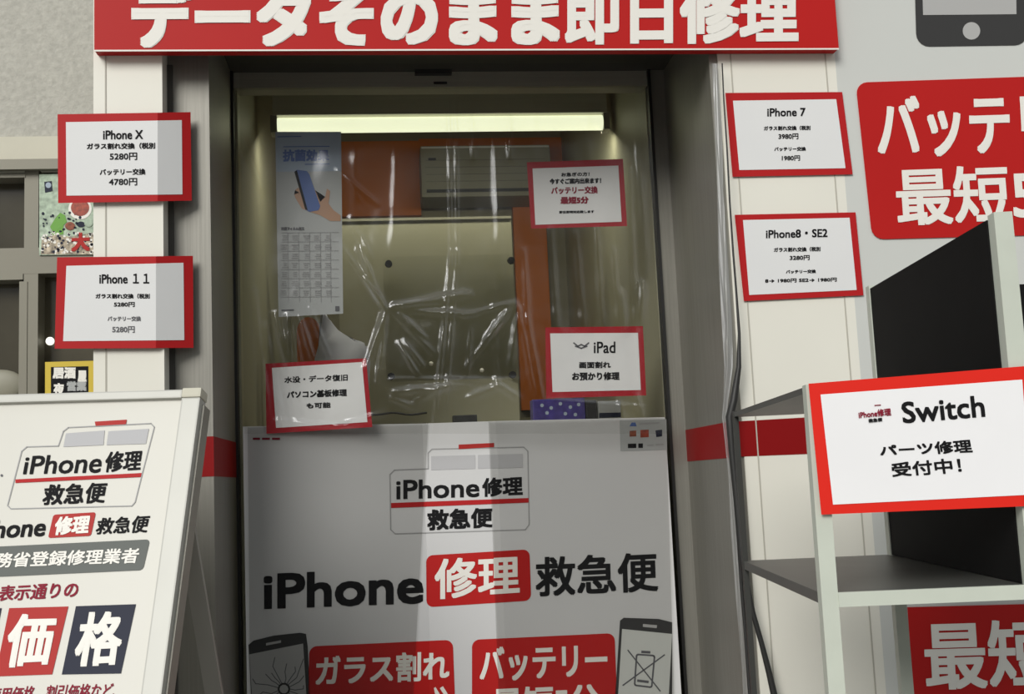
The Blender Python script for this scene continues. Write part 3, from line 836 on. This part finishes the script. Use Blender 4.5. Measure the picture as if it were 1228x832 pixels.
# rolled edge of film along the right jamb
bm = bmesh.new(); rings = []
path = [(858, 76), (861, 150), (864, 230), (868, 310), (872, 390), (873, 440), (868, 500), (876, 560), (882, 640), (888, 720), (893, 800), (897, 900)]
for k, (u, v) in enumerate(path):
    wd = [9, 10, 9, 11, 10, 9, 6, 7, 8, 8, 8, 8][k]
    row = []
    for s in range(9):
        a = s / 8
        row.append(bm.verts.new(P(u - wd / 2 + wd * a + 1.5 * math.sin(k * 1.3 + s), v, -.004 - .012 * math.sin(a * 3.14 * 2 + k * .8) ** 2)))
    rings.append(row)
for k in range(len(rings) - 1):
    for s in range(8): bm.faces.new((rings[k][s], rings[k][s+1], rings[k+1][s+1], rings[k+1][s]))
tag(obj('film_edge', bm, M['film_edge'], None, True), 'gathered strip of cloudy film running down the right steel jamb', 'film')

# cable
cp = [(866, 76), (868, 120), (872, 180), (875, 240), (879, 300), (883, 350), (886.5, 400), (886, 440), (880, 480), (875, 500), (878, 540), (884, 600), (889, 660), (893, 690), (903, 735), (913, 770), (922, 805), (930, 840), (938, 900), (942, 1000)]
cr_ = [.0016, .0018, .002, .0022, .0024, .0026, .0035, .006, .009, .0095, .0085, .0085, .0085, .008, .006, .006, .007, .008, .008, .008]
cpp = [P(u, v, -.036) for u, v in cp]
tag(tube('hanging_cable', cpp, cr_, M['cable']), 'black cable hanging down beside the right steel jamb', 'cable')
c2 = [(876, 500), (880, 560), (885, 640), (889, 700), (894, 760), (899, 832), (902, 900)]
tag(tube('hanging_cable', [P(u, v, -.024) for u, v in c2], .004, M['cable']), 'straighter thin black cable left of the thick one, near the shelf corner', 'cable')

# ------------------------------------------------------------------ display rack at the right
dr_ = ROT @ Vector((655 - CX, -(582 - CY), -F)); yaw = math.atan2(-dr_.x, dr_.y)
corner = EYE + ray(985, 712) * (1.5 / ray(985, 712).dot(ROT @ Vector((0, 0, -1))))
RM = Matrix.Translation(Vector((corner.x, corner.y, 0))) @ Matrix.Rotation(yaw, 4, 'Z')
RMi = RM.inverted()
RX, RYv = RM.to_3x3() @ Vector((1, 0, 0)), RM.to_3x3() @ Vector((0, 1, 0))
def RF(u, v, y=0.):                            # rack-local point on plane local y
    return RMi @ on_plane(u, v, RM @ Vector((0, y, 0)), RYv)
rk = thing('display_rack', (corner.x, corner.y, 0), 'pale framed display rack with grey shelves and a black side panel at right', 'rack', None, (0, 0, yaw))
# depth from the rear left corner of the lower shelf
zs = RF(985, 712).z
q = RMi @ on_plane(895, 672, Vector((0, 0, zs)), Vector((0, 0, 1)))
print('rack rear corner local', q, 'yaw', math.degrees(yaw), 'shelf z', zs)
D = q.y
def rbox(name, x0, x1, y0, y1, z0, z1, m, parent=None, bev=0.0):
    return box(name, x0, x1, y0, y1, z0, z1, m, parent or rk, RM, bev)
PW = .022
xN = RF(1196, 300).x                           # near post (left side face)
zN = RF(1200, 254).z
zU = RF(970, 461).z                            # top of upper shelf
XW = xN + .42
rbox('post', 0, PW, 0, PW, 0, zU, M['rackw'])
rbox('post', xN, xN + PW * 1.15, 0, PW, 0, zN, M['rackw'])
rbox('post', 0, PW * .45, D - PW * .5, D, 0, zU, M['post_dark'])
rbox('post', xN - .004, xN + PW * .8, D - PW, D, 0, zN - .0, M['rackw'])
rbox('post', XW - PW, XW, 0, PW, 0, zN, M['rackw'])
rbox('post', XW - PW, XW, D - PW, D, 0, zN, M['rackw'])
def shelf(z, x1, front=True, t=.018):
    s = rbox('shelf', 0.002, x1, .004, D, z - t + .003, z, M['shelf'])
    if front: rbox('front_edge', PW, x1, -.002, .004, z - t, z + .001, M['rackw'], s)
shelf(zs, XW)
shelf(zU - .002, xN + .004, False, .012)
for z in (zs - .42, zs - .84): shelf(z, XW)
rbox('side_panel', xN - .002, xN + .006, PW, D - PW, zs + .001, zN - .006, M['rackb'])
rbox('back_panel', xN + .02, XW - PW, D - .012, D - .004, zs + .001, zN - .01, M['rackb'])

# notice taped to the front of the rack
SR = Flat(RM @ Vector((0, -.006, 0)), RYv)
sw = notice([(969.5, 460), (1240, 438), (1251, 606), (985, 617)], [(984, 473), (1226, 455), (1236, 593), (999, 605)], SR,
       [('Switch', [(1080, 482), (1179, 473), (1182, 500), (1083, 508)], 'ink', .8),
        ('パーツ修理', [(1053, 534), (1164, 526), (1167, 543), (1056, 547)], 'ink', .6),
        ('受付中！', [(1068, 555), (1151, 548), (1154, 567), (1070, 572)], 'ink', .6)],
       'large bright red bordered notice taped to the front of the display rack', 'paper_bright', 'red_bright', None)
txt('iPhone修理', [(1029, 493), (1068, 489), (1069, 498), (1030, 502)], SR, M['ink_red'], sw, .3, .003)
txt('救急便', [(1041, 502), (1058, 500.5), (1058.5, 505), (1041.5, 507)], SR, M['ink'], sw, .4, .003)
strokes('emblem', [[(1049, 486), (1056, 485.5)]], 1.2, SR, M['ink_red'], sw, .003)

# ------------------------------------------------------------------ standing A-board at the left
av = ROT @ Vector((126, 3066, -F)).normalized(); au = ROT @ Vector((16600, 944, F)).normalized()
s_ = (av + au * 0).normalized(); bis = (av + au).normalized(); dif = (au - av).normalized()
au2 = (bis + dif).normalized(); av2 = (bis - dif).normalized()       # made square
an = au2.cross(av2).normalized()
if an.y > 0: an = -an
TR = EYE + ray(220, 479) * (2.02 / ray(220, 479).dot(ROT @ Vector((0, 0, -1))))
SA = Flat(TR, an)
print('aboard n', an, 'u', au2, 'v', av2, 'TR', TR)
AM = Matrix((( *au2, 0), (*(-an), 0), (*av2, 0), (0, 0, 0, 1))).transposed()
AM.translation = TR
AMi = AM.inverted()
def AL(u, v): return AMi @ SA(u, v)
r1 = AL(160, 832); r0 = AL(219, 480); o1 = AL(243, 474)
Wb = .47
Hb = TR.z / av2.z - .02                        # board height down to near the floor
print('aboard local', r0, r1, AL(185, 832), AL(243, 474), 'H', Hb)
ab = thing('standing_sign', TR - av2 * Hb - au2 * Wb / 2, 'white leaning A-board sign with printed lettering at the lower left', 'sign')
def abox(name, x0, x1, y0, y1, z0, z1, m, parent=None, bev=0): return box(name, x0, x1, y0, y1, z0, z1, m, parent or ab, AM, bev)
abox('face', -Wb, 0, 0, .012, -Hb, 0, M['board'])
rw = max(.02, o1.x)
abox('side_rail', 0, rw, -.010, .020, -Hb - .02, 0, M['alu'], None, .003)
abox('side_rail', -Wb - rw, -Wb, -.010, .020, -Hb - .02, 0, M['alu'], None, .003)
abox('top_rail', -Wb, 0, -.010, .020, 0, .016, M['alu'], None, .003)
abox('bottom_rail', -Wb, 0, -.010, .020, -Hb, -Hb + .02, M['alu'], None, .003)
abox('corner_cap', 0, rw + .001, -.012, .022, 0, .018, M['beam'], None, .004)
abox('corner_cap', -Wb - rw, -Wb, -.012, .022, 0, .018, M['beam'], None, .004)
abox('rear_channel', rw - .002, rw + .004, .004, .034, -Hb, -.01, M['alu_side'])
# rear legs
for xx in (rw - .012, -Wb - rw + .012):
    p1, p2 = P(227, 652, -.40), P(257, 832, -.33)
    dd = (p2 - p1) / (p2.z - p1.z)
    sh = Vector((0 if xx > 0 else -Wb - .02, 0, 0))
    top = p1 + dd * .06 + sh; bot = p1 - dd * p1.z + sh
    d = (bot - top); n = 2
    g = bmesh.new(); sd = Vector((1, .0, 0)); fw = Vector((0, 1, 0))
    c8 = []
    for p in (top, bot):
        c8 += [p - sd * .015 - fw * .009, p + sd * .015 - fw * .009, p + sd * .015 + fw * .009, p - sd * .015 + fw * .009]
    hexa(g, c8); obj('rear_leg', g, M['legd'], ab)

T = lambda s, q, m='ink', b=.8: txt(s, q, SA, M[m], ab, b * .72)
strokes('badge_outline', [[(76, 517), (82, 512.5), (181, 507.6), (185, 512), (171, 566), (162, 602), (158, 606.5), (13, 610), (9, 606), (26, 541), (32, 535.7), (70, 534.6)]], 1.3, SA, M['line'], ab, .001, True)
poly('badge_bar', [(113.6, 505.4), (152, 503), (151, 508.5), (114.7, 510.6)], SA, M['print_red'], ab, .0014)
poly('badge_window', [(79, 519.5), (125.5, 516), (124, 533.5), (76, 535.7)], SA, M['window_grey'], ab, .001)
poly('badge_window', [(130, 517), (178.6, 514), (175, 532), (127.7, 533.5)], SA, M['window_grey'], ab, .001)
T('iPhone', [(31, 547), (125, 541.5), (120, 567), (27, 569)], b=.75)
T('修理', [(128, 541.5), (172, 539), (168, 564), (124, 566.5)], b=.9)
poly('badge_rule', [(18.4, 574.7), (170, 567), (169, 571.8), (18.4, 579)], SA, M['red'], ab, .0012)
T('救急便', [(54, 581), (130, 577.5), (125, 603), (49.5, 606)], b=1.0)
T('iPhone', [(-27, 625), (58, 620), (53, 643), (-32, 647)], b=1.1)
poly('red_box', rrect([(64, 617), (115, 614), (109, 642.4), (57.5, 645)], 3), SA, M['print_red'], ab, .001)
txt('修理', [(68, 619.5), (109.5, 617), (105.5, 639.5), (63.5, 642)], SA, M['white_letter'], ab, .9, .0018)
T('救急便', [(118, 621), (181, 617), (176, 638.5), (113.5, 641)], b=.7)
poly('grey_bar', rrect([(-92, 659.5), (180, 646.5), (171.5, 683.5), (-100, 696)], 5), SA, M['bar'], ab, .001)
txt('総務省登録修理業者', [(-26, 663.5), (168.5, 656.5), (164.5, 675), (-30, 681.5)], SA, M['white_letter'], ab, .45, .0018)
T('表示通りの', [(1, 702), (96, 696.5), (92, 716.5), (-4, 721)], 'ink_red', .7)
for q, m in (([(-69, 731), (2, 729), (-14, 811), (-86, 813)], 'navy'), ([(11, 729), (82, 727), (62.5, 808.5), (-6, 811)], 'print_red'), ([(91, 726.7), (163, 724.3), (145, 807.4), (74, 808.6)], 'navy')):
    poly('character_tile', q, SA, M[m], ab, .001)
txt('価', [(14, 736), (70, 735), (57, 798), (3, 801)], SA, M['white_letter'], ab, 1.9, .0018)
txt('格', [(98, 734), (151, 732), (143, 797), (86, 800)], SA, M['white_letter'], ab, 1.9, .0018)
T('適用価格、割引価格など、', [(-10, 824), (142, 818), (138, 838), (-15, 844)], 'ink_red', .4)
ellipse('dot', (2, 570), 1.6, 1.6, SA, M['ink_soft'], ab)
print('script done', len(bpy.data.objects))
